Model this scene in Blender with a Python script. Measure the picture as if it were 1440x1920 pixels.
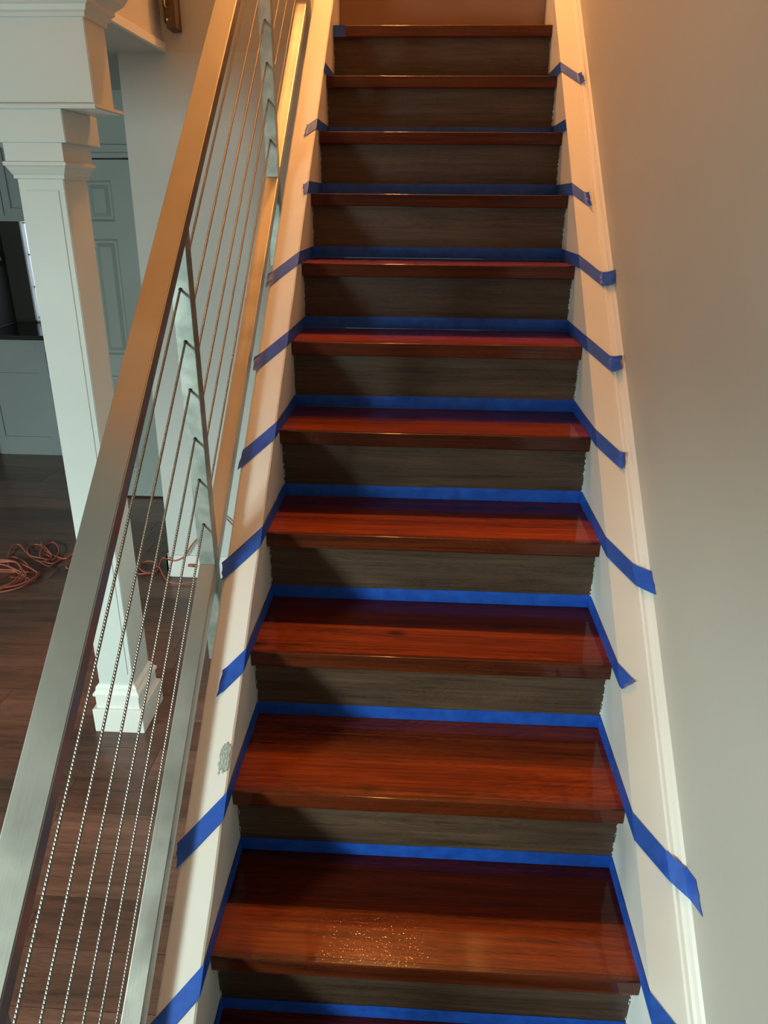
import bpy, bmesh, math, random
from mathutils import Vector, Matrix, noise
random.seed(4)
for o in list(bpy.data.objects):
    bpy.data.objects.remove(o, do_unlink=True)
SC = bpy.context.scene
COL = SC.collection

# ------------------------------------------------------------ camera
CAM = (-0.0347, -0.97267, 1.40865)
YAW, PITCH, ROLL, FPX = 0.05231400, 0.40438046, 0.00882162, 1358.325
fwd = Vector((-math.sin(YAW)*math.cos(PITCH), math.cos(YAW)*math.cos(PITCH), -math.sin(PITCH)))
rt = Vector((math.cos(YAW), math.sin(YAW), 0))
up = rt.cross(fwd)
r2 = math.cos(ROLL)*rt + math.sin(ROLL)*up
u2 = -math.sin(ROLL)*rt + math.cos(ROLL)*up
cd = bpy.data.cameras.new('camera')
cam = bpy.data.objects.new('camera', cd)
COL.objects.link(cam)
M = Matrix((r2, u2, -fwd)).transposed().to_4x4()
M.translation = Vector(CAM)
cam.matrix_world = M
cd.sensor_fit = 'VERTICAL'
cd.sensor_height = 24.0
cd.lens = 24.0*FPX/1920.0
cd.clip_start = 0.02
SC.camera = cam

# ------------------------------------------------------------ world, lights, exposure
SC.view_settings.view_transform = 'Standard'
SC.view_settings.look = 'None'
SC.view_settings.gamma = 1.0
SC.view_settings.use_curve_mapping = False
SC.view_settings.exposure = 0.0
W = bpy.data.worlds.new('sky'); SC.world = W
W.use_nodes = True
W.node_tree.nodes['Background'].inputs[0].default_value = (0.75, 0.88, 1.0, 1)
W.node_tree.nodes['Background'].inputs[1].default_value = 0.2

def area_light(name, loc, target, sx, sy, power, color, label):
    d = bpy.data.lights.new(name, 'AREA')
    d.shape = 'RECTANGLE'; d.size = sx; d.size_y = sy
    d.energy = power; d.color = color
    o = bpy.data.objects.new(name, d); COL.objects.link(o)
    o.location = loc
    o.rotation_euler = (Vector(target)-Vector(loc)).to_track_quat('-Z', 'Y').to_euler()
    return o
COOL = (0.80, 1.0, 0.93)
# daylight by the front and kitchen windows, plus weak fill added at the left wall
area_light('entry_daylight', (-2.6, -2.17, 0.62), (-2.6, 0, 0.62), 0.55, 0.95, 62, COOL, '')
area_light('sky_daylight', (-5.0, -3.7, 1.95), (-0.3, 0.6, 0.4), 0.9, 0.32, 290, COOL, '')
area_light('left_fill_light', (-4.93, 0.7, 0.75), (0.0, 0.7, 0.75), 1.6, 1.4, 4, COOL, '')  # weak unseen fill, added for gloss on the floor
area_light('kitchen_daylight', (-2.2, 5.9, 1.1), (-2.6, 4.0, 0.6), 1.0, 1.0, 6, COOL, '')
WARM = (1.0, 0.41, 0.12)
LAMP = (-0.28, 2.72, 4.45)
d = bpy.data.lights.new('hall_lamp_light', 'POINT'); d.energy = 265; d.color = WARM; d.shadow_soft_size = 0.10
o = bpy.data.objects.new('hall_lamp_light', d); COL.objects.link(o); o.location = LAMP

# ------------------------------------------------------------ materials
def mat(name, base=(0.8, 0.8, 0.8), rough=0.5, metal=0.0, spec=0.5, coat=0.0, coat_rough=0.05):
    m = bpy.data.materials.new(name); m.use_nodes = True
    b = m.node_tree.nodes['Principled BSDF']
    b.inputs['Base Color'].default_value = (*base, 1)
    b.inputs['Roughness'].default_value = rough
    b.inputs['Metallic'].default_value = metal
    b.inputs['Specular IOR Level'].default_value = spec
    b.inputs['Coat Weight'].default_value = coat
    b.inputs['Coat Roughness'].default_value = coat_rough
    return m
def N(m, t, **k):
    n = m.node_tree.nodes.new(t)
    for a, v in k.items():
        if a in n.inputs: n.inputs[a].default_value = v
        else: setattr(n, a, v)
    return n
def L(m, a, ao, b, bi): m.node_tree.links.new(a.outputs[ao], b.inputs[bi])
def ramp(m, stops):
    r = N(m, 'ShaderNodeValToRGB'); e = r.color_ramp.elements
    while len(e) < len(stops): e.new(0.5)
    for i, (p, c) in enumerate(stops):
        e[i].position = p; e[i].color = (*c, 1)
    return r
def bsdf(m): return m.node_tree.nodes['Principled BSDF']

def paint(name, base, rough=0.45, bump=0.15, scale=60, tint=0.03):
    m = mat(name, base, rough)
    tc = N(m, 'ShaderNodeTexCoord')
    n1 = N(m, 'ShaderNodeTexNoise', Scale=scale, Detail=3.0)
    n2 = N(m, 'ShaderNodeTexNoise', Scale=2.2, Detail=4.0)
    L(m, tc, 'Object', n1, 'Vector'); L(m, tc, 'Object', n2, 'Vector')
    r = ramp(m, [(0.3, tuple(max(0, c-tint) for c in base)), (0.7, tuple(min(1, c+tint*0.5) for c in base))])
    L(m, n2, 'Fac', r, 'Fac'); L(m, r, 'Color', bsdf(m), 'Base Color')
    bp = N(m, 'ShaderNodeBump', Strength=bump, Distance=0.002)
    L(m, n1, 'Fac', bp, 'Height'); L(m, bp, 'Normal', bsdf(m), 'Normal')
    return m

def wood(name, dark, light, rough, stretch=(1.2, 22, 22), coat=0.0, coat_rough=0.06, bump=0.08, grain=1.0, knots=False, mid=None, speck=0.0):
    m = mat(name, light, rough, coat=coat, coat_rough=coat_rough)
    tc = N(m, 'ShaderNodeTexCoord'); oi = N(m, 'ShaderNodeObjectInfo')
    mul = N(m, 'ShaderNodeVectorMath', operation='MULTIPLY'); mul.inputs[1].default_value = (37.0, 11.0, 23.0)
    cmb = N(m, 'ShaderNodeCombineXYZ')
    for i in ('X', 'Y', 'Z'): L(m, oi, 'Random', cmb, i)
    L(m, cmb, 0, mul, 0)
    add = N(m, 'ShaderNodeVectorMath', operation='ADD')
    L(m, tc, 'Object', add, 0); L(m, mul, 0, add, 1)
    mp = N(m, 'ShaderNodeMapping'); mp.inputs['Scale'].default_value = stretch
    L(m, add, 0, mp, 'Vector')
    # cathedral figure: distorted bands
    wv = N(m, 'ShaderNodeTexNoise', Scale=1.0, Detail=5.0, Roughness=0.6, Distortion=0.9)
    L(m, mp, 'Vector', wv, 'Vector')
    m1 = N(m, 'ShaderNodeMath', operation='MULTIPLY'); m1.inputs[1].default_value = 9.0*grain
    L(m, wv, 'Fac', m1, 0)
    fr = N(m, 'ShaderNodeMath', operation='PINGPONG'); fr.inputs[1].default_value = 0.2
    L(m, m1, 0, fr, 0)
    mp2 = N(m, 'ShaderNodeMapping'); mp2.inputs['Scale'].default_value = (stretch[0]*2.2, stretch[1]*9, stretch[2]*9)
    L(m, add, 0, mp2, 'Vector')
    fine = N(m, 'ShaderNodeTexNoise', Scale=1.0, Detail=4.0, Roughness=0.7)
    L(m, mp2, 'Vector', fine, 'Vector')
    mx = N(m, 'ShaderNodeMix', data_type='FLOAT'); mx.inputs[0].default_value = 0.5
    L(m, fr, 0, mx, 2); L(m, fine, 'Fac', mx, 3)
    mx2 = N(m, 'ShaderNodeMix', data_type='FLOAT'); mx2.inputs[0].default_value = 0.35
    L(m, mx, 0, mx2, 2); L(m, wv, 'Fac', mx2, 3)
    stops = [(0.33, dark), (0.66, light)] if mid is None else [(0.27, dark), (0.46, mid), (0.70, light)]
    r = ramp(m, stops)
    L(m, mx2, 0, r, 'Fac')
    out = r; oc = 'Color'
    if knots:
        v = N(m, 'ShaderNodeTexVoronoi', Scale=1.0)
        mpk = N(m, 'ShaderNodeMapping'); mpk.inputs['Scale'].default_value = (3.2, 7.5, 1.0)
        nd = N(m, 'ShaderNodeTexNoise', Scale=14.0, Detail=3.0)
        L(m, add, 0, nd, 'Vector')
        ad2 = N(m, 'ShaderNodeVectorMath', operation='MULTIPLY_ADD'); ad2.inputs[1].default_value = (0.05, 0.02, 0.0)
        L(m, nd, 'Color', ad2, 0); L(m, add, 0, ad2, 2)
        L(m, ad2, 0, mpk, 'Vector'); L(m, mpk, 'Vector', v, 'Vector')
        rk = ramp(m, [(0.03, (0.12, 0.12, 0.12)), (0.13, (1, 1, 1))])
        L(m, v, 'Distance', rk, 'Fac')
        mm = N(m, 'ShaderNodeMix', data_type='RGBA', blend_type='MULTIPLY'); mm.inputs[0].default_value = 0.8
        L(m, r, 'Color', mm, 6); L(m, rk, 'Color', mm, 7)
        out = mm; oc = 2
    hs = N(m, 'ShaderNodeHueSaturation')
    mr = N(m, 'ShaderNodeMapRange'); mr.inputs['To Min'].default_value = 0.72; mr.inputs['To Max'].default_value = 1.3
    L(m, oi, 'Random', mr, 'Value'); L(m, mr, 0, hs, 'Value')
    L(m, out, oc, hs, 'Color'); L(m, hs, 'Color', bsdf(m), 'Base Color')
    bp = N(m, 'ShaderNodeBump', Strength=bump, Distance=0.001)
    L(m, mx, 0, bp, 'Height'); L(m, bp, 'Normal', bsdf(m), 'Normal')
    if coat > 0:
        ns = N(m, 'ShaderNodeTexNoise', Scale=7.0, Detail=2.0); L(m, tc, 'Object', ns, 'Vector')
        ns2 = N(m, 'ShaderNodeTexNoise', Scale=260.0, Detail=1.0); L(m, tc, 'Object', ns2, 'Vector')
        rr = ramp(m, [(0.62, (0, 0, 0)), (0.78, (1, 1, 1))]); L(m, ns2, 'Fac', rr, 'Fac')
        ad = N(m, 'ShaderNodeMath', operation='MULTIPLY_ADD'); ad.inputs[1].default_value = 0.16
        L(m, rr, 'Color', ad, 0); L(m, ns, 'Fac', ad, 2)
        bc = N(m, 'ShaderNodeBump', Strength=0.10, Distance=0.004)
        L(m, ad, 0, bc, 'Height'); L(m, bc, 'Normal', bsdf(m), 'Coat Normal')
    return m

M_white = paint('white_trim_paint', (0.80, 0.79, 0.76), 0.38, 0.2, 25)
M_cap = paint('cap_paint', (0.80, 0.78, 0.74), 0.42, 0.45, 14)
M_skirt = paint('skirt_paint_cool_lit', (0.77, 0.80, 0.80), 0.40, 0.5, 18)  # white paint, with the cool side light put into the colour as blue
M_wall = paint('wall_paint', (0.50, 0.48, 0.435), 0.6, 0.12, 80, 0.015)
M_wallw = paint('pale_wall_paint', (0.60, 0.62, 0.61), 0.6, 0.1, 80, 0.015)
M_ceil = paint('ceiling_paint', (0.55, 0.55, 0.53), 0.8, 0.1, 80, 0.01)
M_edge = paint('slab_edge_paint', (0.58, 0.56, 0.52), 0.5, 0.1, 60)
M_col = paint('column_paint', (0.64, 0.67, 0.65), 0.4, 0.25, 10)
M_door = paint('door_paint', (0.38, 0.43, 0.41), 0.4, 0.1, 40)
M_cab = paint('cabinet_paint', (0.40, 0.45, 0.46), 0.4, 0.05, 40)
M_tread = wood('mahogany_stain', (0.060, 0.007, 0.002), (0.50, 0.094, 0.007), 0.5, (1.0, 13, 13), coat=0.6, coat_rough=0.045, bump=0.05, grain=1.0, knots=True, mid=(0.29, 0.044, 0.004))
M_tread2 = wood('mahogany_stain_shaded_board', (0.020, 0.002, 0.0012), (0.22, 0.024, 0.003), 0.5, (1.0, 13, 13), coat=0.6, coat_rough=0.045, bump=0.05, grain=1.0, knots=True, mid=(0.11, 0.011, 0.002))  # darker plank tone, with some shade behind the nosing put into the colour
M_nose = wood('mahogany_stain_nosing', (0.030, 0.006, 0.0025), (0.26, 0.060, 0.012), 0.5, (1.3, 18, 18), coat=0.6, coat_rough=0.045, bump=0.05, grain=1.5, mid=(0.12, 0.022, 0.005))
for m_ in (M_tread, M_tread2, M_nose): bsdf(m_).inputs['Specular IOR Level'].default_value = 0.08
M_riser = wood('grey_oak_laminate', (0.030, 0.017, 0.010), (0.25, 0.138, 0.078), 0.5, (1.6, 16, 16), bump=0.1, grain=1.3, mid=(0.10, 0.058, 0.035))
M_landing = paint('brown_riser_board', (0.30, 0.185, 0.12), 0.5, 0.2, 30, 0.05)
M_floor = wood('dark_floor_planks', (0.07, 0.040, 0.030), (0.36, 0.165, 0.110), 0.30, (1.5, 12, 12), bump=0.05, grain=0.8, mid=(0.19, 0.095, 0.068))
M_dark = mat('dark_gap', (0.01, 0.009, 0.008), 0.8)
M_black = mat('black_plastic', (0.008, 0.008, 0.008), 0.35)
M_counter = paint('dark_counter', (0.010, 0.009, 0.009), 0.12, 0.0, 40, 0.002)
M_kwall = paint('dark_brown_wall', (0.055, 0.048, 0.040), 0.6, 0.1, 60, 0.004)
M_oldwood = wood('weathered_brown_wood', (0.09, 0.055, 0.028), (0.30, 0.20, 0.11), 0.6, (14, 14, 1.5), bump=0.3)
M_hallback = paint('brown_wall_paint', (0.12, 0.085, 0.06), 0.7, 0.1, 60, 0.01)
M_chip = paint('broken_plaster', (0.50, 0.55, 0.52), 0.8, 1.0, 300, 0.2)

# brushed stainless steel
M_steel = mat('brushed_steel', (0.62, 0.60, 0.55), 0.30, 1.0)
tc = N(M_steel, 'ShaderNodeTexCoord'); mp = N(M_steel, 'ShaderNodeMapping'); mp.inputs['Scale'].default_value = (260, 6, 6)
nz = N(M_steel, 'ShaderNodeTexNoise', Scale=1.0, Detail=3.0)
L(M_steel, tc, 'Object', mp, 'Vector'); L(M_steel, mp, 'Vector', nz, 'Vector')
nb = N(M_steel, 'ShaderNodeTexNoise', Scale=9.0, Detail=3.0); L(M_steel, tc, 'Object', nb, 'Vector')
rr = ramp(M_steel, [(0.3, (0.27, 0.27, 0.27)), (0.7, (0.38, 0.38, 0.38))]); L(M_steel, nb, 'Fac', rr, 'Fac')
L(M_steel, rr, 'Color', bsdf(M_steel), 'Roughness')
bp = N(M_steel, 'ShaderNodeBump', Strength=0.06, Distance=0.001); L(M_steel, nz, 'Fac', bp, 'Height'); L(M_steel, bp, 'Normal', bsdf(M_steel), 'Normal')
# flat bar of the posts: mottled mill finish
M_post = mat('mottled_steel', (0.60, 0.64, 0.60), 0.42, 0.85)
tc = N(M_post, 'ShaderNodeTexCoord'); nz = N(M_post, 'ShaderNodeTexNoise', Scale=26.0, Detail=4.0); L(M_post, tc, 'Object', nz, 'Vector')
rr = ramp(M_post, [(0.35, (0.33, 0.37, 0.34)), (0.65, (0.52, 0.56, 0.52))]); L(M_post, nz, 'Fac', rr, 'Fac'); L(M_post, rr, 'Color', bsdf(M_post), 'Base Color')
# twisted wire cable
M_cable = mat('steel_cable', (0.36, 0.33, 0.30), 0.36, 1.0)
tc = N(M_cable, 'ShaderNodeTexCoord'); mp = N(M_cable, 'ShaderNodeMapping'); mp.inputs['Rotation'].default_value = (0, 0, 0.7)
wv = N(M_cable, 'ShaderNodeTexWave', Scale=95.0, Distortion=0.0); wv.bands_direction = 'Y'
L(M_cable, tc, 'Object', mp, 'Vector'); L(M_cable, mp, 'Vector', wv, 'Vector')
bp = N(M_cable, 'ShaderNodeBump', Strength=0.6, Distance=0.002); L(M_cable, wv, 'Fac', bp, 'Height'); L(M_cable, bp, 'Normal', bsdf(M_cable), 'Normal')
# painter's tape
M_tape = mat('blue_masking_tape', (0.010, 0.085, 0.46), 0.48)
tc = N(M_tape, 'ShaderNodeTexCoord'); nz = N(M_tape, 'ShaderNodeTexNoise', Scale=30.0, Detail=4.0); L(M_tape, tc, 'Object', nz, 'Vector')
rr = ramp(M_tape, [(0.3, (0.008, 0.065, 0.40)), (0.7, (0.014, 0.105, 0.55))]); L(M_tape, nz, 'Fac', rr, 'Fac'); L(M_tape, rr, 'Color', bsdf(M_tape), 'Base Color')
bp = N(M_tape, 'ShaderNodeBump', Strength=0.3, Distance=0.002); L(M_tape, nz, 'Fac', bp, 'Height'); L(M_tape, bp, 'Normal', bsdf(M_tape), 'Normal')
M_cord = mat('orange_rubber', (0.42, 0.105, 0.065), 0.5)
M_glass = mat('bright_daylight_pane', (0.9, 0.95, 1.0), 0.1)
bsdf(M_glass).inputs['Emission Color'].default_value = (0.70, 0.84, 1.0, 1)
bsdf(M_glass).inputs['Emission Strength'].default_value = 1.0
M_lamp = mat('lamp_glass', (1, 0.8, 0.6), 0.3)
bsdf(M_lamp).inputs['Emission Color'].default_value = (1.0, 0.55, 0.25, 1)
bsdf(M_lamp).inputs['Emission Strength'].default_value = 5.0

# ------------------------------------------------------------ helpers
LEAN = 0.0      # shear added to line up in the camera view: walls and column lean by under one degree
class MB:
    def __init__(s): s.v = []; s.f = []
    def add(s, vs, fs):
        b = len(s.v); s.v += [tuple(v) for v in vs]; s.f += [tuple(i+b for i in f) for f in fs]; return s
    def box(s, x0, x1, y0, y1, z0, z1):
        vs = [(x, y, z) for z in (z0, z1) for y in (y0, y1) for x in (x0, x1)]
        return s.add(vs, [(0, 2, 3, 1), (4, 5, 7, 6), (0, 1, 5, 4), (2, 6, 7, 3), (0, 4, 6, 2), (1, 3, 7, 5)])
    def prism_x(s, poly, x0, x1):          # poly: (y, z) counter-clockwise seen from +x
        n = len(poly)
        vs = [(x0, y, z) for y, z in poly] + [(x1, y, z) for y, z in poly]
        fs = [tuple(range(n))[::-1], tuple(range(n, 2*n))] + [(i, (i+1) % n, n+(i+1) % n, n+i) for i in range(n)]
        return s.add(vs, fs)
    def loft(s, x0, x1, y0, y1, prof):     # stack of rectangles: (offset, z)
        vs = []
        for o_, z in prof: vs += [(x0-o_, y0-o_, z), (x1+o_, y0-o_, z), (x1+o_, y1+o_, z), (x0-o_, y1+o_, z)]
        k = len(prof); fs = [(3, 2, 1, 0), (4*k-4, 4*k-3, 4*k-2, 4*k-1)]
        for i in range(k-1):
            for j in range(4):
                a, b = 4*i+j, 4*i+(j+1) % 4
                fs.append((a, b, b+4, a+4))
        return s.add(vs, fs)
    def tube(s, pts, r, n=8, cap=True):
        pts = [Vector(p) for p in pts]; rings = []
        prev = None
        for i, p in enumerate(pts):
            t = (pts[min(i+1, len(pts)-1)]-pts[max(i-1, 0)]).normalized()
            a = (prev - t*prev.dot(t)) if prev else t.orthogonal()
            a.normalize(); prev = a; b = t.cross(a)
            rings.append([p + r*(math.cos(2*math.pi*k/n)*a + math.sin(2*math.pi*k/n)*b) for k in range(n)])
        vs = [v for g in rings for v in g]
        fs = [(i*n+k, i*n+(k+1) % n, (i+1)*n+(k+1) % n, (i+1)*n+k) for i in range(len(pts)-1) for k in range(n)]
        if cap: fs += [tuple(range(n))[::-1], tuple(range((len(pts)-1)*n, len(pts)*n))]
        return s.add(vs, fs)
    def lathe(s, c, prof, n=20, axis='z'):
        vs = []
        for r, h in prof:
            for k in range(n):
                a = 2*math.pi*k/n; x, y = r*math.cos(a), r*math.sin(a)
                vs.append((c[0]+x, c[1]+y, c[2]+h) if axis == 'z' else (c[0]+x, c[1]+h, c[2]+y) if axis == 'y' else (c[0]+h, c[1]+x, c[2]+y))
        fs = [(i*n+k, i*n+(k+1) % n, (i+1)*n+(k+1) % n, (i+1)*n+k) for i in range(len(prof)-1) for k in range(n)]
        fs += [tuple(range(n))[::-1], tuple(range((len(prof)-1)*n, len(prof)*n))]
        return s.add(vs, fs)
    def build(s, name, m, parent=None, bevel=0.0, smooth=False, loc=None, segs=2):
        me = bpy.data.meshes.new(name)
        vs = [(x+LEAN*(z+0.40949), y, z) for x, y, z in s.v]
        if loc is not None: vs = [(x-loc[0], y-loc[1], z-loc[2]) for x, y, z in vs]
        me.from_pydata(vs, [], s.f); me.update()
        bm = bmesh.new(); bm.from_mesh(me)
        bmesh.ops.recalc_face_normals(bm, faces=bm.faces)
        if bevel > 0:
            es = [e for e in bm.edges if e.is_manifold and e.calc_face_angle(0) > 0.5]
            bmesh.ops.bevel(bm, geom=es, offset=bevel, segments=segs, affect='EDGES', clamp_overlap=True)
        if smooth:
            for f in bm.faces: f.smooth = True
        bm.to_mesh(me); bm.free()
        me.materials.append(m)
        o = bpy.data.objects.new(name, me); COL.objects.link(o)
        if loc is not None: o.location = loc
        if parent is not None:
            o.parent = parent
            if loc is not None: o.location = Vector(loc) - parent.location
            else: o.location = -parent.location
        return o
def thing(name, label, cat, loc=(0, 0, 0), group=None):
    o = bpy.data.objects.new(name, None); COL.objects.link(o); o.location = loc
    o.empty_display_size = 0.1
    o['label'] = label; o['category'] = cat
    if group: o['group'] = group
    return o
def tag(o, label, cat, group=None, kind=None):
    o['label'] = label; o['category'] = cat
    if group: o['group'] = group
    if kind: o['kind'] = kind
    return o
def struct(o, label=None, cat=None):
    o['kind'] = 'structure'
    if label: o['label'] = label
    if cat: o['category'] = cat
    return o

# ------------------------------------------------------------ dimensions
RISE, RUN, DEP, TH = 0.204745, 0.239131, 0.269792, 0.039685
S = RISE/RUN; HW = 0.43; ZF = -2*RISE; CAPZ = 0.07
ZC = 1.948            # ceiling of the ground floor
Z2 = 11*RISE          # upper floor
ZC2 = 4.69
YW = 2.336            # wall behind the stairs
OVER = DEP-RUN
TOPY = 11*RUN

# ------------------------------------------------------------ structure
# floor with planks
base = struct(MB().box(-5.0, 0.52, -2.3, 6.6, ZF-0.06, ZF-0.004).build('floor', M_dark), 'dark brown wood plank floor of the room beside the stairs', 'floor')
PW = 0.152; row = 0
y = -2.3
pl_cache = {}
while y < 4.6:
    x = -5.0 - random.random()*0.9
    visible_row = y > -1.6
    while x < 0.52:
        ln = random.choice([0.95, 1.22, 1.22]) if visible_row else 2.4
        a, b = max(x, -5.0), min(x+ln, 0.52)
        if b-a > 0.05 and not (a > -0.45 and y > 0.0):
            if a < -0.45 and b > -0.45 and y > 0.0: b = -0.45
            key = round(b-a, 3)
            mb = MB().box(0, b-a-0.0015, 0, min(PW, 4.6-y+0.1)-0.0015, -0.006, 0)
            p = mb.build('plank', M_floor, base)
            p.location = (a, y, ZF+random.uniform(-0.0006, 0.0))
        x += ln
    y += PW; row += 1
# kitchen floor beyond
MB().box(-5.0, 0.52, y, 6.6, ZF-0.006, ZF).build('floor_beyond', M_floor, base)

# right wall and its skirt board with moulding
wr = struct(MB().box(0.518, 0.62, -2.3, 6.6, ZF, ZC2).build('wall_right', M_wall), 'greige painted wall on the right of the stairs', 'wall')
def sloped(x0, x1, dz0, dz1, ya, yb, name, m, parent=None, bevel=0.0):
    poly = [(ya, S*ya+dz0), (yb, S*yb+dz0), (yb, S*yb+dz1), (ya, S*ya+dz1)]
    return MB().prism_x(poly, x0, x1).build(name, m, parent, bevel)
YB = -0.62
sk = struct(sloped(0.43, 0.494, -0.32, CAPZ, YB, TOPY+0.1, 'trim_1', M_skirt, None, 0.002), 'white painted skirt board along the right of the stairs', 'trim')
sloped(0.4302, 0.494, CAPZ, CAPZ+0.0012, YB, TOPY+0.1, 'board_top', M_cap, sk)  # cream top over the bluish face: their difference in light is painted
pr = [(0.494, -0.02), (0.494, CAPZ+0.004), (0.497, CAPZ+0.009), (0.503, CAPZ+0.010), (0.508, CAPZ+0.016), (0.512, CAPZ+0.030), (0.518, CAPZ+0.036), (0.518, -0.02)]
vs = [(x, ya, S*ya+dz) for ya in (YB, TOPY+0.1) for x, dz in pr]; n = len(pr)
mo = MB().add(vs, [tuple(range(n)), tuple(range(n, 2*n))[::-1]] + [(i, i+n, (i+1) % n+n, (i+1) % n) for i in range(n)]).build('moulding', M_cap, sk)

# knee wall on the left with its cap
YB2 = -0.535
poly = [(YB2, ZF), (TOPY+0.1, ZF), (TOPY+0.1, S*(TOPY+0.1)+CAPZ-0.012), (YB2, S*YB2+CAPZ-0.012)]
kw = struct(MB().prism_x(poly, -0.506, -0.4305).build('wall_left', M_white), 'white painted knee wall carrying the cable railing', 'wall')
NY = 90; vs = []; fs = []
for i in range(NY+1):
    yy = YB2 + (TOPY+0.1-YB2)*i/NY
    wob = 0.0016*noise.noise(Vector((yy*9, 0, 0))) + 0.0008*noise.noise(Vector((yy*37, 2, 0)))
    wob2 = 0.0018*noise.noise(Vector((yy*7, 5, 0)))
    z = S*yy+CAPZ
    vs += [(-0.507+wob2, yy, z-0.014), (-0.507+wob2, yy, z-0.003), (-0.503+wob2, yy, z), (-0.4335+wob, yy, z), (-0.4295+wob, yy, z-0.003), (-0.4295+wob, yy, z-0.03)]
for i in range(NY):
    for j in range(5): fs.append((6*i+j, 6*i+j+1, 6*i+j+7, 6*i+j+6))
fs.append((0, 1, 2, 3, 4, 5)); fs.append(tuple(6*NY+j for j in range(6))[::-1])
fs += [(6*i, 6*i+6, 6*i+11, 6*i+5) for i in range(NY)]
MB().add(vs, fs).build('wall_cap', M_cap, kw)
# chipped plaster on the cap
CHY = 0.252
vs = []; fs = []; NG = 26; idx = {}
for a in range(NG):
    for b in range(NG):
        xx = -0.4625+0.034*a/(NG-1); yy = CHY-0.033+0.066*b/(NG-1)
        d_ = math.hypot((xx+0.444)/0.0125, (yy-CHY)/0.027)+0.45*noise.noise(Vector((xx*160, yy*110, 0)))
        if d_ < 1.0:
            h_ = 0.0004+0.0042*abs(noise.noise(Vector((xx*330, yy*240, 3))))*(1-d_*0.5)+0.0012
            idx[(a, b)] = len(vs); vs.append((xx, yy, S*yy+CAPZ+h_))
for (a, b) in list(idx):
    q = [(a, b), (a+1, b), (a+1, b+1), (a, b+1)]
    if all(t in idx for t in q): fs.append(tuple(idx[t] for t in q))
MB().add(vs, fs).build('broken_plaster', M_chip, kw)['label'] = 'crumbled grey plaster where the cap edge is chipped'

# wall behind the stairs, slab edges, upper storey
LEAN = 0.0165
wb = struct(MB().box(-1.327, -0.507, YW, YW+0.12, ZF, ZC).build('wall_back', M_wallw), 'pale wall standing beyond the railing', 'wall')
MB().box(-1.340, -0.508, YW-0.014, YW, ZF, ZF+0.125).box(-1.340, -1.327, YW-0.014, YW+0.134, ZF, ZF+0.125).build('baseboard', M_white, wb, 0.003)
LEAN = 0.0
struct(MB().box(-1.10, -0.507, YW, YW+0.3, ZC+0.0015, Z2).box(-5.0, -1.10, 0.0, 6.6, ZC+0.0015, Z2).box(-1.10, -0.507, YW+0.3, 6.6, ZC+0.0015, Z2)
       .box(-0.507, 0.518, TOPY+OVER+0.017, 6.6, ZC+0.0015, Z2-0.001).build('upper_floor_edge', M_edge), 'white edge of the upper floor around the stair opening', 'wall')
# ceilings (underside sheets)
struct(MB().box(-5.0, -1.10, -2.3, 6.6, ZC, ZC+0.0015).box(-1.10, 0.518, -2.3, 0.0, ZC, ZC+0.30).box(-5.0, -1.10, -2.3, 0.0, ZC+0.0015, ZC+0.3)
       .box(-1.10, -0.507, YW, 6.6, ZC, ZC+0.0015).build('ceiling', M_ceil), 'white ceiling over the front room', 'ceiling')
struct(MB().box(-3.3, 0.518, -0.02, 6.0, ZC2, ZC2+0.1).build('ceiling_upper', M_ceil), 'upper hall ceiling above the stairs', 'ceiling')
struct(MB().box(-3.3, 0.518, -0.1, 0.0, Z2, ZC2).build('wall_upper_front', M_wallw), 'wall over the stair opening', 'wall')
struct(MB().box(-3.4, -3.3, -0.1, 6.1, Z2, ZC2).build('wall_upper_left', M_wallw), 'left wall of the upper hall', 'wall')
struct(MB().box(-3.3, 0.518, 3.9, 4.0, Z2, ZC2).build('wall_upper_back', M_hallback), 'back wall of the upper hall', 'wall')
# small cove strip along the slab edge
struct(MB().box(-1.10, -1.088, 1.30, YW, ZC-0.002, ZC+0.032).build('trim_2', M_white, None, 0.003), 'narrow white strip along the lower edge of the upper floor', 'trim')

# front room: left wall with an added, unseen window opening, front wall with glazed entry
wl = MB().box(-5.1, -5.0, -2.3, -0.1, ZF, ZC).box(-5.1, -5.0, 1.5, 6.6, ZF, ZC).box(-5.1, -5.0, -0.1, 1.5, ZF, 0.05).box(-5.1, -5.0, -0.1, 1.5, 1.45, ZC)
struct(wl.build('wall_far_left', M_wallw), 'left wall of the front room', 'wall')
wf = MB().box(-5.0, -4.7, -2.3, -2.2, ZF, ZC).box(-2.1, 0.518, -2.3, -2.2, ZF, ZC).box(-4.7, -2.1, -2.3, -2.2, 1.60, ZC).box(-4.7, -2.1, -2.3, -2.2, ZF, -0.03)
struct(wf.build('wall_front', M_wall), 'front wall of the room behind the viewer', 'wall')
def window(name, axis, c, a0, a1, z0, z1, cols, rows, label):
    fr = MB()
    def bx(u0, u1, w0, w1, t):
        if axis == 'x': fr.box(c-t, c+t, u0, u1, w0, w1)
        else: fr.box(u0, u1, c-t, c+t, w0, w1)
    bx(a0, a1, z0, z0+.05, .03); bx(a0, a1, z1-.05, z1, .03); bx(a0, a0+.05, z0, z1, .03); bx(a1-.05, a1, z0, z1, .03)
    for i in range(1, cols): u = a0+(a1-a0)*i/cols; bx(u-.009, u+.009, z0+.05, z1-.05, .012)
    for j in range(1, rows): w = z0+(z1-z0)*j/rows; bx(a0+.05, a1-.05, w-.009, w+.009, .012)
    return struct(fr.build(name, M_white), label, 'window')
window('added_window_1', 'x', -5.04, -0.1, 1.5, 0.05, 1.45, 4, 3, 'unseen gridded window added in the left wall of the front room')  # unseen window added to go with the left fill light
window('window_2', 'y', -2.25, -4.7, -2.1, -0.03, 1.60, 1, 1, 'window in the front wall behind the viewer')

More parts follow.
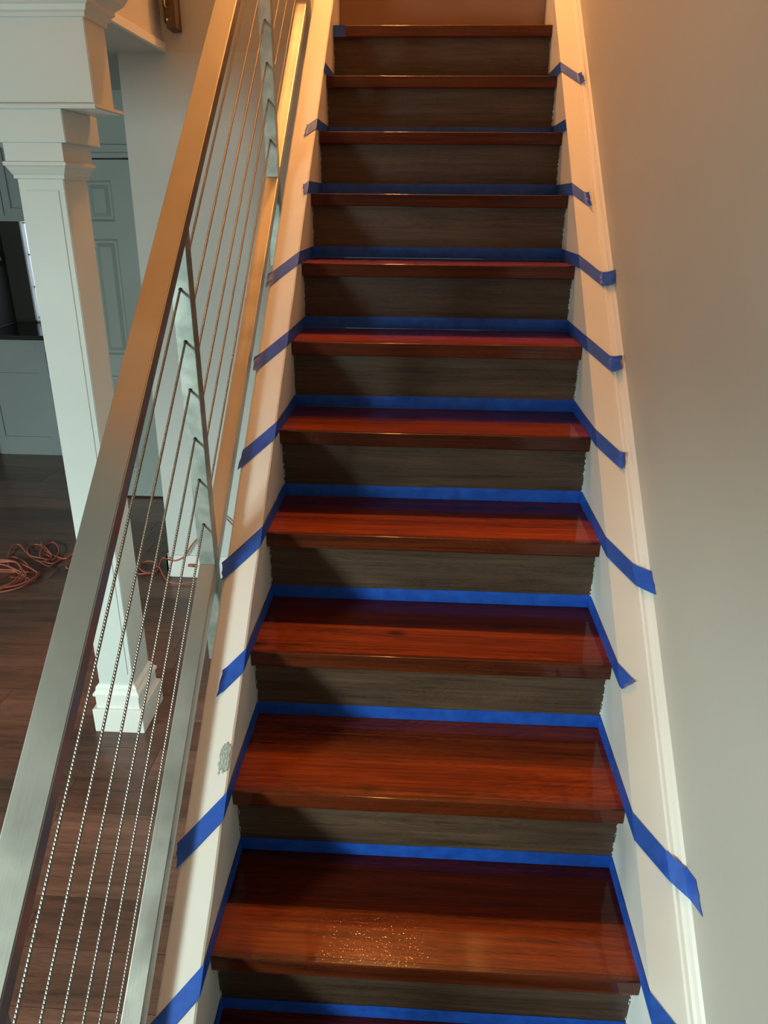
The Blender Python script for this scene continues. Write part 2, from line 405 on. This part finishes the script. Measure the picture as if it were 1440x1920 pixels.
# door wall and kitchen
YD = 3.395
LEAN = 0.0165
dw = struct(MB().box(-2.33, -2.109, YD, YD+0.12, ZF, ZC).box(-1.309, -0.6, YD, YD+0.12, ZF, ZC).box(-2.109, -1.309, YD, YD+0.12, 1.625, ZC).build('wall_hall', M_door), 'grey green wall around the panelled door', 'wall')
MB().box(-2.345, -2.179, YD-0.015, YD, ZF, ZF+0.13).box(-2.345, -2.33, YD-0.015, YD+0.13, ZF, ZF+0.13).build('baseboard', M_white, dw, 0.003)
# door 1: six raised panels
D1 = thing('door_1', 'grey six panel door behind the white column', 'door', (-1.65, YD, ZF)); D1['kind'] = 'structure'
leaf = MB().box(-2.104, -1.314, YD+0.018, YD+0.05, ZF+0.012, 1.612)
leaf.build('leaf', M_door, D1)
fr = MB()
cols = [(-2.001, -1.844), (-1.574, -1.417)]; rows = [(1.293, 1.508), (0.533, 1.200), (-0.235, 0.405)]
ys0, ys1 = YD, YD+0.018
xs_ = [-2.104, cols[0][0], cols[0][1], cols[1][0], cols[1][1], -1.314]
for i in (0, 2, 4): fr.box(xs_[i], xs_[i+1], ys0, ys1, ZF+0.012, 1.612)
for c0, c1 in cols:
    zs = [ZF+0.012, rows[2][0], rows[2][1], rows[1][0], rows[1][1], rows[0][0], rows[0][1], 1.612]
    for i in (0, 2, 4, 6): fr.box(c0, c1, ys0, ys1, zs[i], zs[i+1])
fr.build('stile_and_rail', M_door, D1)
for c0, c1 in cols:
    for r0, r1 in rows:
        vs = []
        for ins, yy in ((0.0, YD+0.002), (0.012, YD+0.012), (0.024, YD+0.012), (0.045, YD+0.003)):
            vs += [(c0+ins, yy, r0+ins), (c1-ins, yy, r0+ins), (c1-ins, yy, r1-ins), (c0+ins, yy, r1-ins)]
        fs = [(4*i+j, 4*i+(j+1) % 4, 4*i+4+(j+1) % 4, 4*i+4+j) for i in range(3) for j in range(4)] + [(12, 13, 14, 15)]
        MB().add(vs, fs).build('panel', M_door, D1)
MB().lathe((-2.059, YD-0.050, 0.425), [(0.012, 0.05), (0.012, 0.035), (0.024, 0.03), (0.029, 0.018), (0.025, 0.004), (0.008, 0.0)], 18, 'y').build('knob', M_black, D1, smooth=True)['label'] = 'black round door knob'
cs = MB().box(-2.179, -1.239, YD-0.014, YD, 1.622, 1.685).box(-2.179, -2.111, YD-0.012, YD, ZF, 1.622).box(-1.307, -1.239, YD-0.012, YD, ZF, 1.622)
cs.box(-2.179, -1.239, YD-0.020, YD-0.014, 1.665, 1.685).box(-2.179, -1.239, YD-0.018, YD-0.014, 1.640, 1.648)
cs.build('door_casing', M_door, D1, 0.002)

LEAN = 0.0
# kitchen walls
YK = 4.78
struct(MB().box(-3.9, -3.13, YK, YK+0.1, 0.46, ZC).box(-2.35, -1.9, YK, YK+0.1, 0.46, ZC).box(-3.13, -2.35, YK, YK+0.1, 1.42, ZC).box(-3.13, -2.35, YK, YK+0.1, 0.40, 0.505).box(-3.40, -3.29, 4.21, YK, 0.505, ZC).build('wall_kitchen', M_kwall), 'dark brown wall above the kitchen counter', 'wall')
struct(MB().box(-3.9, -1.0, 6.5, 6.6, ZF, ZC).box(-3.40, -3.29, 4.10, 4.9, ZF, 0.504).box(-3.9, -3.4, 4.9, 5.0, ZF, ZC).build('wall_kitchen_side', M_cab), 'grey wall end beside the kitchen counter', 'wall')
w3 = thing('window_3', 'bright gridded kitchen window between the cabinet and the column', 'window', (-2.74, YK, 0.5)); w3['kind'] = 'structure'
MB().box(-3.13, -2.35, YK+0.05, YK+0.056, 0.505, 1.42).build('pane', M_glass, w3)
mf = MB().box(-3.13, -3.118, YK+0.0, YK+0.05, 0.505, 1.42).box(-2.375, -2.35, YK, YK+0.05, 0.505, 1.42).box(-3.13, -2.35, YK, YK+0.05, 1.40, 1.42).box(-3.13, -2.35, YK, YK+0.05, 0.505, 0.515)
mf.build('window_frame', M_white, w3)
for z in (0.535, 0.77, 1.01, 1.24): MB().box(-3.118, -2.375, YK+0.036, YK+0.05, z-0.006, z+0.006).build('muntin', M_cab, w3)
for x in (-2.93, -2.74, -2.55): MB().box(x-0.006, x+0.006, YK+0.036, YK+0.05, 0.515, 1.40).build('muntin', M_cab, w3)

# base cabinet with recessed panels
bc = thing('base_cabinet', 'grey panelled kitchen base cabinet under the dark counter', 'cabinet', (-2.9, 4.25, ZF))
MB().box(-3.285, -2.42, 4.206, 4.76, ZF, 0.469).build('body', M_cab, bc, 0.002)
fm = MB()
fx = [-3.285, -3.215, -2.86, -2.79, -2.49, -2.42]; fz = [ZF, -0.265, 0.185, 0.225, 0.385, 0.469]
for i in (0, 2, 4): fm.box(fx[i], fx[i+1], 4.194, 4.206, fz[0], fz[5])
for i in (1, 3):
    for j in (0, 2, 4): fm.box(fx[i], fx[i+1], 4.194, 4.206, fz[j], fz[j+1])
fm.build('face_frame', M_cab, bc, 0.001)
for i in (1, 3):
    for j in (1, 3): MB().box(fx[i]+.001, fx[i+1]-.001, 4.2035, 4.206, fz[j]+.001, fz[j+1]-.001).build('panel', M_cab, bc)
tag(MB().box(-3.285, -2.38, 4.17, 4.779, 0.470, 0.503).build('countertop', M_counter, None, 0.003), 'glossy black countertop on the grey base cabinet', 'countertop')
uc = thing('upper_cabinet', 'grey upper kitchen cabinet left of the column', 'cabinet', (-2.9, 4.2, 1.267))
MB().box(-3.285, -2.42, 4.20, 4.58, 1.267, ZC-0.002).build('body', M_cab, uc, 0.002)
for a, b in ((-3.28, -2.90), (-2.895, -2.43)):
    dn = MB().box(a, a+.05, 4.18, 4.20, 1.30, ZC-.05).box(b-.05, b, 4.18, 4.20, 1.30, ZC-.05).box(a+.05, b-.05, 4.18, 4.20, 1.30, 1.35).box(a+.05, b-.05, 4.18, 4.20, ZC-.10, ZC-.05).box(a+.05, b-.05, 4.193, 4.20, 1.35, ZC-.10)
    dn.build('cabinet_door', M_cab, uc, 0.001)
sw = thing('light_switch', 'black light switch plate on the dark brown kitchen wall', 'switch', (-3.29, 4.70, 0.97))
MB().box(-3.29, -3.284, 4.655, 4.735, 0.93, 1.045).build('plate', M_black, sw, 0.002)
MB().box(-3.284, -3.274, 4.690, 4.700, 0.975, 0.998).build('toggle', M_steel, sw, 0.001)

# ------------------------------------------------------------ column and beam
cl = thing('column', 'white square column with moulded base and capital beside the railing', 'column', (-1.116, 1.242, ZF))
LEAN = 0.0125
CX0, CX1, CY0, CY1 = -1.182, -1.053, 1.149, 1.297
MB().box(CX0, CX1, CY0, CY1, -0.215, 1.470).build('shaft', M_col, cl, 0.002)
e = 0.017
MB().box(CX0+e, CX1-e, CY0-0.0022, CY0, -0.17, 1.43).build('face_board', M_col, cl, 0.001)
MB().loft(CX0, CX1, CY0, CY1, [(0.028, ZF), (0.028, -0.312), (0.026, -0.310)]).build('plinth', M_white, cl, 0.002)
MB().loft(CX0, CX1, CY0, CY1, [(0.015, -0.310), (0.015, -0.258), (0.021, -0.256), (0.021, -0.247), (0.012, -0.236), (0.011, -0.224), (0.004, -0.215), (0.0, -0.213)]).build('base_moulding', M_white, cl)
MB().loft(CX0, CX1, CY0, CY1, [(0.0, 1.458), (0.006, 1.460), (0.006, 1.468), (0.009, 1.472), (0.017, 1.488), (0.022, 1.492), (0.022, 1.500), (0.016, 1.502), (0.016, 1.5465)]).build('capital', M_col, cl)
LEAN = 0.0
bmx = thing('beam', 'white boxed beam with crown moulding over the column', 'beam', (-2.5, 1.2, 1.547)); bmx['kind'] = 'structure'
MB().box(-5.0, -0.998, CY0-0.02, 1.35, 1.547, 1.626).build('architrave', M_col, bmx, 0.002)
MB().box(-5.0, -0.900, 1.120, 1.310, 1.626, 1.637).build('ledge', M_col, bmx, 0.003)
MB().box(-5.0, -0.910, CY0-0.012, 1.266, 1.637, 1.850).build('frieze', M_col, bmx, 0.002)
MB().loft(-5.0, -0.910, CY0-0.012, 1.266, [(0.0, 1.828), (0.006, 1.829), (0.006, 1.838), (0.012, 1.842), (0.017, 1.853), (0.024, 1.858), (0.024, 1.868), (0.030, 1.872), (0.044, 1.885), (0.066, 1.925), (0.074, 1.930), (0.074, 1.9475)]).build('crown', M_col, bmx)

# wooden piece fixed to the edge of the upper floor
wo = thing('wooden_bracket', 'brown wooden bracket with metal latch fixed to the edge of the upper floor', 'bracket', (-1.05, 2.3, 2.02))
vs_y0, vs_y1 = 2.255, YW
MB().box(-1.055, -1.018, 2.255, YW-0.0005, 2.012, 2.42).build('body', M_oldwood, wo, 0.003)
MB().box(-1.061, -1.055, 2.250, YW-0.02, 2.03, 2.42).build('side_strip', M_oldwood, wo, 0.002)
MB().tube([(-1.05, 2.252, 2.11), (-1.05, 2.244, 2.107), (-1.049, 2.243, 2.085), (-1.046, 2.246, 2.078), (-1.044, 2.252, 2.085)], 0.003, 8).build('latch', M_steel, wo, smooth=True)
MB().lathe((-1.048, 2.249, 2.04), [(0.004, 0.006), (0.006, 0.004), (0.004, 0.0)], 10, 'y').build('screw', M_steel, wo, smooth=True)

# ------------------------------------------------------------ staircase
st = thing('staircase', 'straight stair of red brown stained treads and dark grey brown risers', 'staircase', (0, -RUN, ZF))
ORD = ['first', 'second', 'third', 'fourth', 'fifth', 'sixth', 'seventh', 'eighth', 'ninth', 'tenth', 'eleventh']
e = 0.0035
for k in range(-1, 11):
    y0, z1 = k*RUN, k*RISE; y1 = y0+DEP-0.0008; z0 = z1-TH
    ys = y0+{-1: .15, 0: .126, 1: .205, 2: .133, 3: .143, 4: .131, 5: .135}.get(k, .14)
    slant = {2: -.007, 4: .006, 3: .003}.get(k, 0.0)
    t = None
    for part in (0, 1, 2):
        if part == 2: poly = [(y0+e*.3, z0+e*.3), (y0+e, z0), (y0+0.0138, z0), (y0+0.0138, z1-0.0003), (y0+0.0135, z1)] + [(y0+e*(1-math.sin(a_)), z1-e*(1-math.cos(a_))) for a_ in [math.pi/2*q_/6 for q_ in range(7)]] + [(y0, z0+e)]
        elif part == 0: poly = [(y0+0.014, z0), (ys, z0), (ys, z1-0.0004), (ys-0.0004, z1), (y0+0.0143, z1), (y0+0.014, z1-0.0003)]
        elif False: poly = [(y0+e*.3, z0+e*.3), (y0+e, z0), (ys, z0), (ys, z1-0.0004), (ys-0.0004, z1), (y0+e, z1), (y0+e*.35, z1-e*.3), (y0, z1-e), (y0, z0+e)]
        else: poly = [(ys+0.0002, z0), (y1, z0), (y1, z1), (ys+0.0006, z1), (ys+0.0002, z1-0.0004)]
        mb = MB(); nseg = 24; vs = []
        for i in range(nseg+1):
            x = -0.4285+0.857*i/nseg
            dy = 0.0007*noise.noise(Vector((x*6, k*3.1, 0)))
            dz = 0.0006*noise.noise(Vector((x*5, k*3.1, 4)))
            for yy, zz in poly:
                q = yy+(dy if yy < y0+0.01 else 0)+(slant*x/0.43 if abs(yy-ys) < 0.002 else 0)
                vs.append((x, q, zz+dz))
        n = len(poly)
        fs = [tuple(range(n)), tuple(range(nseg*n, nseg*n+n))[::-1]] + [(i*n+j, i*n+(j+1) % n, (i+1)*n+(j+1) % n, (i+1)*n+j) for i in range(nseg) for j in range(n)]
        if part == 0: t = mb.add(vs, fs).build('tread', M_tread, st, loc=(0, y0, z1))
        else:
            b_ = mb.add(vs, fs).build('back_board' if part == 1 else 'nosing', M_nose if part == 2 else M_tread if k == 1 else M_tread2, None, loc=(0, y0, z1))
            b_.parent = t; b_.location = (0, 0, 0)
            if part == 2:
                for p_ in b_.data.polygons:
                    if p_.normal.z > 0.05 and p_.normal.y < -0.05: p_.use_smooth = True
for k in range(-1, 12):
    yr = k*RUN+OVER; z1 = k*RISE-TH if k < 11 else k*RISE; z0 = max((k-1)*RISE, ZF)
    r = MB().box(-0.429, 0.429, yr, yr+0.016, z0+0.0005, z1-0.0003).build('riser', M_landing if k == 11 else M_riser, st, loc=(0, yr, z0))
    if k == 11: r['label'] = 'plain brown top riser below the upper hall'
MB().box(-0.429, 0.429, TOPY, 6.0, Z2-0.0008, Z2+0.002).build('landing_boards', M_landing, st)
# ragged paint and caulk along the ends of treads and risers
cb = MB(); rnd = random.Random(8)
for k in range(-1, 10):
    for sx in (-1, 1):
        xw = sx*0.4297
        for q in range(26):
            t = rnd.random(); l = rnd.uniform(0.003, 0.012)
            if rnd.random() < 0.55: continue
            y_ = k*RUN+0.01+t*(DEP-0.03); w = rnd.uniform(0.0006, 0.0022)
            cb.box(min(xw, xw-sx*w), max(xw, xw-sx*w), y_, y_+l, k*RISE+0.0003, k*RISE+rnd.uniform(0.001, 0.0022))
        for q in range(20):
            if rnd.random() < 0.4: continue
            z_ = (k)*RISE+0.03+rnd.random()*0.12; w = rnd.uniform(0.0008, 0.003)
            yr = (k+1)*RUN+OVER
            cb.box(min(xw, xw-sx*w), max(xw, xw-sx*w), yr-0.0012, yr, z_, z_+rnd.uniform(0.002, 0.012))
c = cb.build('caulk_fleck', M_white, st); c['kind'] = 'stuff'; c['label'] = 'ragged white paint flecks along tread and riser ends'

# ------------------------------------------------------------ painter's tape, one run per step
TW = 0.036; th_ = math.atan(S)
ev = Vector((0, -math.cos(th_), -math.sin(th_)))
nrm = Vector((0, -math.sin(th_), math.cos(th_)))
def tail(k, sx, length, name, parent, back=0.0, curl=0.0, slant=0.0, wall=False, low=0.0):
    """strip on the upright face beside tread k that folds over the sloped edge and runs out over the board"""
    z0 = k*RISE+0.0008; nw = 5; rows_ = []
    ystart = (k+1)*RUN+OVER-0.0015-back
    for j in range(nw+1):
        w = TW*j/nw + low; zz = z0+w
        yf = (zz-CAPZ+0.0)/S
        row_ = []
        for i in range(5):
            t = i/4.0; yy = ystart+(yf-ystart)*t
            row_.append(Vector((sx*0.4278, yy, zz)))
        m = 14
        rl = max(0.0, length + slant*(j/nw-0.5) + 0.002*math.sin(j*2.3+k))
        for i in range(0, m+1):
            r = rl*i/m
            outw = Vector((sx*math.sin(th_), 0, 0))
            P = Vector((sx*0.4278, yf, zz)) + r*(math.cos(th_)*ev + outw) + nrm*0.0022
            ox = abs(P.x)-0.43
            lift = 0.0
            if wall:
                lift = 1.1*max(0, ox-0.058)
                if abs(P.x) > 0.5165:
                    ov = abs(P.x)-0.5165; P.x = sx*0.5165; lift += ov
            lift += curl*max(0, (i/m-0.72)/0.28)**2
            P += nrm*lift
            row_.append(P)
        rows_.append(row_)
    n = len(rows_[0])
    if length <= 0:
        rows_ = [r[:5] for r in rows_]; n = 5
    vs = [v for r in rows_ for v in r]
    fs = [(j*n+i, j*n+i+1, (j+1)*n+i+1, (j+1)*n+i) for j in range(nw) for i in range(n-1)]
    o = MB().add(vs, fs).build(name, M_tape, parent)
    md = o.modifiers.new('thick', 'SOLIDIFY'); md.thickness = 0.0004; md.offset = 0
    return o
TL = {-1: .12, 0: .134, 1: .132, 2: .075, 3: .13, 4: .128, 5: .133, 6: .134, 7: .022, 8: .055, 9: 0, 10: 0}
TR = {-1: .12, 0: .165, 1: .165, 2: .030, 3: .140, 4: .098, 5: .120, 6: .135, 7: .078, 8: 0, 9: .11, 10: 0}
LB = {
 -1: 'blue tape along the half hidden lowest step at the bottom edge',
 0: 'blue tape framing the lowest full tread, tails running out of the picture',
 1: 'blue tape framing the second tread, long bright tail draped onto the right wall',
 2: 'blue tape framing the third tread, short torn point on the right board',
 3: 'blue tape framing the fourth tread, left tail reaching the foot of the nearer steel post',
 4: 'blue tape framing the fifth tread, right tail ending short in a small upturned corner',
 5: 'dark blue tape framing the sixth tread, right tail curling up',
 6: 'dark blue tape framing the seventh tread, folded end at the steel bottom rail',
 7: 'navy tape behind the eighth tread with only a stub on the left board',
 8: 'navy tape behind the ninth tread with a small tail on the left board only',
 9: 'purple blue tape at the tenth tread with a tail on the right board only',
}
for k in range(-1, 10):
    tp = thing('masking_tape', LB[k], 'tape', (0, (k+1)*RUN, k*RISE), 'blue painters tape around the treads')
    yr = (k+1)*RUN+OVER-0.0007; z0 = k*RISE+0.0006
    rnd = random.Random(k+9); vs = []; nx = 40
    seam = rnd.uniform(-0.25, 0.3)
    for i in range(nx+1):
        x = -0.4275+0.855*i/nx
        h = TW+0.0012*noise.noise(Vector((x*5, k*2.0, 0)))+(0.0014 if x > seam else 0)
        for j in range(5):
            t = j/4.0
            vs.append((x, yr-0.0009*(1+noise.noise(Vector((x*14, t*2, k*1.7))))*(0.6 if 0 < j < 4 else 0.2), z0+h*t))
    fs = [(i*5+j, (i+1)*5+j, (i+1)*5+j+1, i*5+j+1) for i in range(nx) for j in range(4)]
    o = MB().add(vs, fs).build('riser_strip', M_tape, tp)
    md = o.modifiers.new('thick', 'SOLIDIFY'); md.thickness = 0.0004; md.offset = 0
    tail(k, -1, TL[k], 'left_tail', tp, curl=0.006 if k in (2, 5, 6) else 0.003, slant=[0.0, .012, -.008, .01, -.012, .006][k % 6])
    tail(k, 1, TR[k], 'right_tail', tp, curl=0.012 if k in (5, 6, 7) else 0.005, slant=[.01, -.006, .05, -.01, .012, .014][k % 6], wall=True)
# crumpled tape on the end of the eleventh nosing
k = 10
vs = []; 
for i in range(5):
    for j in range(5):
        x = -0.4275+0.047*i/4; z = k*RISE-0.0395+0.039*j/4
        vs.append((x, k*RUN-0.0012-0.0016*random.random(), z))
o = MB().add(vs, [(i*5+j, (i+1)*5+j, (i+1)*5+j+1, i*5+j+1) for i in range(4) for j in range(4)]).build('tape_scrap', M_tape)
md = o.modifiers.new('thick', 'SOLIDIFY'); md.thickness = 0.0004
tag(o, 'small crumpled piece of blue tape on the left end of the topmost tread edge', 'tape')

# ------------------------------------------------------------ cable railing
rl = thing('stair_railing', 'brushed steel stair railing with flat posts and six wire cables', 'railing', (-0.54, 0.55, 0.4))
RX0, RX1 = -0.560, -0.522
def rail(x0, x1, dz0, dz1, ya, yb, name, bev=0.0015):
    # local frame with the x axis across and the mesh kept in world coordinates
    poly = [(ya, S*ya+dz0), (yb, S*yb+dz0), (yb, S*yb+dz1), (ya, S*ya+dz1)]
    return MB().prism_x(poly, x0, x1).build(name, M_steel, rl, bev)
rail(-0.560, -0.507, 0.886, 0.922, YB, 2.75, 'handrail', 0.002)
PY = [(-0.455, -0.420), (0.560, 0.595), (1.588, 1.622), (2.645, 2.68)]
ends = [-0.52, -0.455, -0.420, 0.560, 0.595, 1.588, 1.622, 2.335]
for i in (2, 4, 6): rail(RX0, RX1, 0.075, 0.122, ends[i], ends[i+1], 'bottom_rail')
CXR = -0.541
CZ = [0.760, 0.653, 0.549, 0.438, 0.339, 0.227]
for (p0, p1), zb in zip(PY[:3], (-0.40, 0.348-0.02, 1.228-0.02)):
    zt = S*((p0+p1)/2)+0.888
    po = MB().box(RX0, RX1, p0, p1, zb, zt-0.006).build('post', M_post, rl, 0.0008)
    for c in CZ:
        zz = S*p0+c
        g = MB().tube([(CXR, p0-0.0025, zz-0.001), (CXR, p0+0.0005, zz)], 0.0034, 10).build('ferrule', M_black, po)
        g.location = (0, 0, 0)
        g.matrix_parent_inverse = Matrix.Identity(4)
    MB().box(RX1, -0.5065, p0+0.006, p1-0.006, zb+0.03, zb+0.09).build('standoff', M_steel, po).location = (0, 0, 0)
for c in CZ:
    yy = [YB+0.0+(2.335-YB)*i/60 for i in range(61)]
    MB().tube([(CXR, y, S*y+c) for y in yy], 0.0026, 8).build('cable', M_cable, rl, smooth=True)

# ------------------------------------------------------------ orange extension cord on the floor
def spline(pts, sub=10):
    P = [Vector(p) for p in pts]; out = []
    for i in range(len(P)-1):
        p0, p1, p2, p3 = P[max(i-1, 0)], P[i], P[i+1], P[min(i+2, len(P)-1)]
        for s_ in range(sub):
            t = s_/sub
            out.append(0.5*((2*p1)+(-p0+p2)*t+(2*p0-5*p1+4*p2-p3)*t*t+(-p0+3*p1-3*p2+p3)*t*t*t))
    out.append(P[-1]); return out
def px2floor(x, y, h=0.006):
    d_ = fwd + (x-720)/FPX*r2 - (y-960)/FPX*u2
    t = (ZF+h-CAM[2])/d_.z
    return Vector(CAM)+t*d_
CR = 0.0042
c1 = [(-30, 1060), (0, 1052), (25, 1044), (48, 1055), (52, 1066), (30, 1070), (18, 1064), (15, 1045), (22, 1026), (36, 1021), (48, 1034), (62, 1048), (80, 1053), (96, 1046), (85, 1040), (76, 1046), (76, 1034),
      (86, 1022), (100, 1017), (108, 1024), (110, 1036), (98, 1050), (80, 1047), (56, 1041), (52, 1028), (64, 1021), (80, 1023), (92, 1034), (98, 1042), (84, 1028), (78, 1015),
      (80, 1026), (90, 1036), (110, 1045), (124, 1047), (140, 1038), (112, 1050), (92, 1062), (76, 1052), (100, 1056), (130, 1040), (150, 1034), (160, 1040), (150, 1060), (132, 1066), (124, 1062), (135, 1050), (165, 1047), (190, 1058), (215, 1066), (240, 1066)]
c2 = [(230, 1066), (255, 1076), (280, 1074), (296, 1060), (288, 1052), (270, 1055), (262, 1066), (275, 1078), (300, 1066), (312, 1052), (318, 1046)]
pts = [px2floor(a, b, 0.006+0.012*(0.5+0.5*math.sin(i*1.7))) for i, (a, b) in enumerate(c1)]
pts += [px2floor(a, b, 0.008+0.006*(i % 2)) for i, (a, b) in enumerate([(262, 1076), (282, 1071), (295, 1058), (282, 1052), (266, 1056), (262, 1066), (278, 1074), (296, 1062), (306, 1078), (316, 1090), (340, 1094), (372, 1090)])]
# it rises along the baseboard and leans on the pale wall
ex = thing('extension_cord', 'thin orange extension cord tangled across the floor between column and wall', 'cord', tuple(px2floor(100, 1045, 0)))
MB().tube(spline(pts, 8), CR, 7).build('cable_run', M_cord, ex, smooth=True)
coil = []
rnd = random.Random(2)
cc = px2floor(-12, 1092, 0)
for i in range(70):
    a = i*0.62; R_ = 0.13+0.05*rnd.random()
    coil.append(Vector((cc.x+R_*1.15*math.cos(a)+0.03*math.sin(i*.9), cc.y+R_*0.85*math.sin(a)+0.02*math.cos(i*.7), ZF+0.006+0.0007*i+0.004*math.sin(i*2.1))))
coil.append(px2floor(30, 1074)); coil.append(px2floor(58, 1072)); coil.append(px2floor(64, 1079)); coil.append(px2floor(48, 1084)); coil.append(px2floor(20, 1082))
MB().tube(spline(coil, 5), CR, 7).build('coiled_end', M_cord, ex, smooth=True)
def px2wall(x, y, off=0.006):
    d_ = fwd + (x-720)/FPX*r2 - (y-960)/FPX*u2
    t = (YW-0.014-off-CAM[1])/d_.y
    return Vector(CAM)+t*d_
up_ = [px2floor(262, 1076, 0.008), px2floor(292, 1072, 0.01), px2floor(300, 1056, 0.02), px2wall(306, 1046, 0.03), px2wall(318, 1050), px2wall(330, 1051), px2wall(346, 1043), px2wall(358, 1024), px2wall(372, 1008), px2wall(392, 990), px2wall(412, 968), px2wall(424, 972), px2wall(437, 985), px2wall(452, 1000)]
MB().tube(spline(up_, 8), CR, 7).build('wall_loop', M_cord, ex, smooth=True)
# plug end lying against the baseboard
MB().tube([px2wall(353, 1060, 0.012), px2wall(366, 1061, 0.012)], 0.008, 10).build('plug', M_cord, ex, smooth=True)

# ------------------------------------------------------------ lamp of the upper hall
lp = thing('ceiling_lamp', 'round glass ceiling lamp of the upper hall above the stairs', 'lamp', (LAMP[0], LAMP[1], ZC2))
MB().lathe((LAMP[0], LAMP[1], ZC2-0.03), [(0.15, 0.03), (0.15, 0.0), (0.13, -0.008)], 32).build('base', M_steel, lp, smooth=False)
MB().lathe((LAMP[0], LAMP[1], ZC2-0.04), [(0.13, 0.0), (0.12, -0.02), (0.10, -0.035), (0.05, -0.05), (0.01, -0.055)], 32).build('glass_bowl', M_lamp, lp, smooth=True)
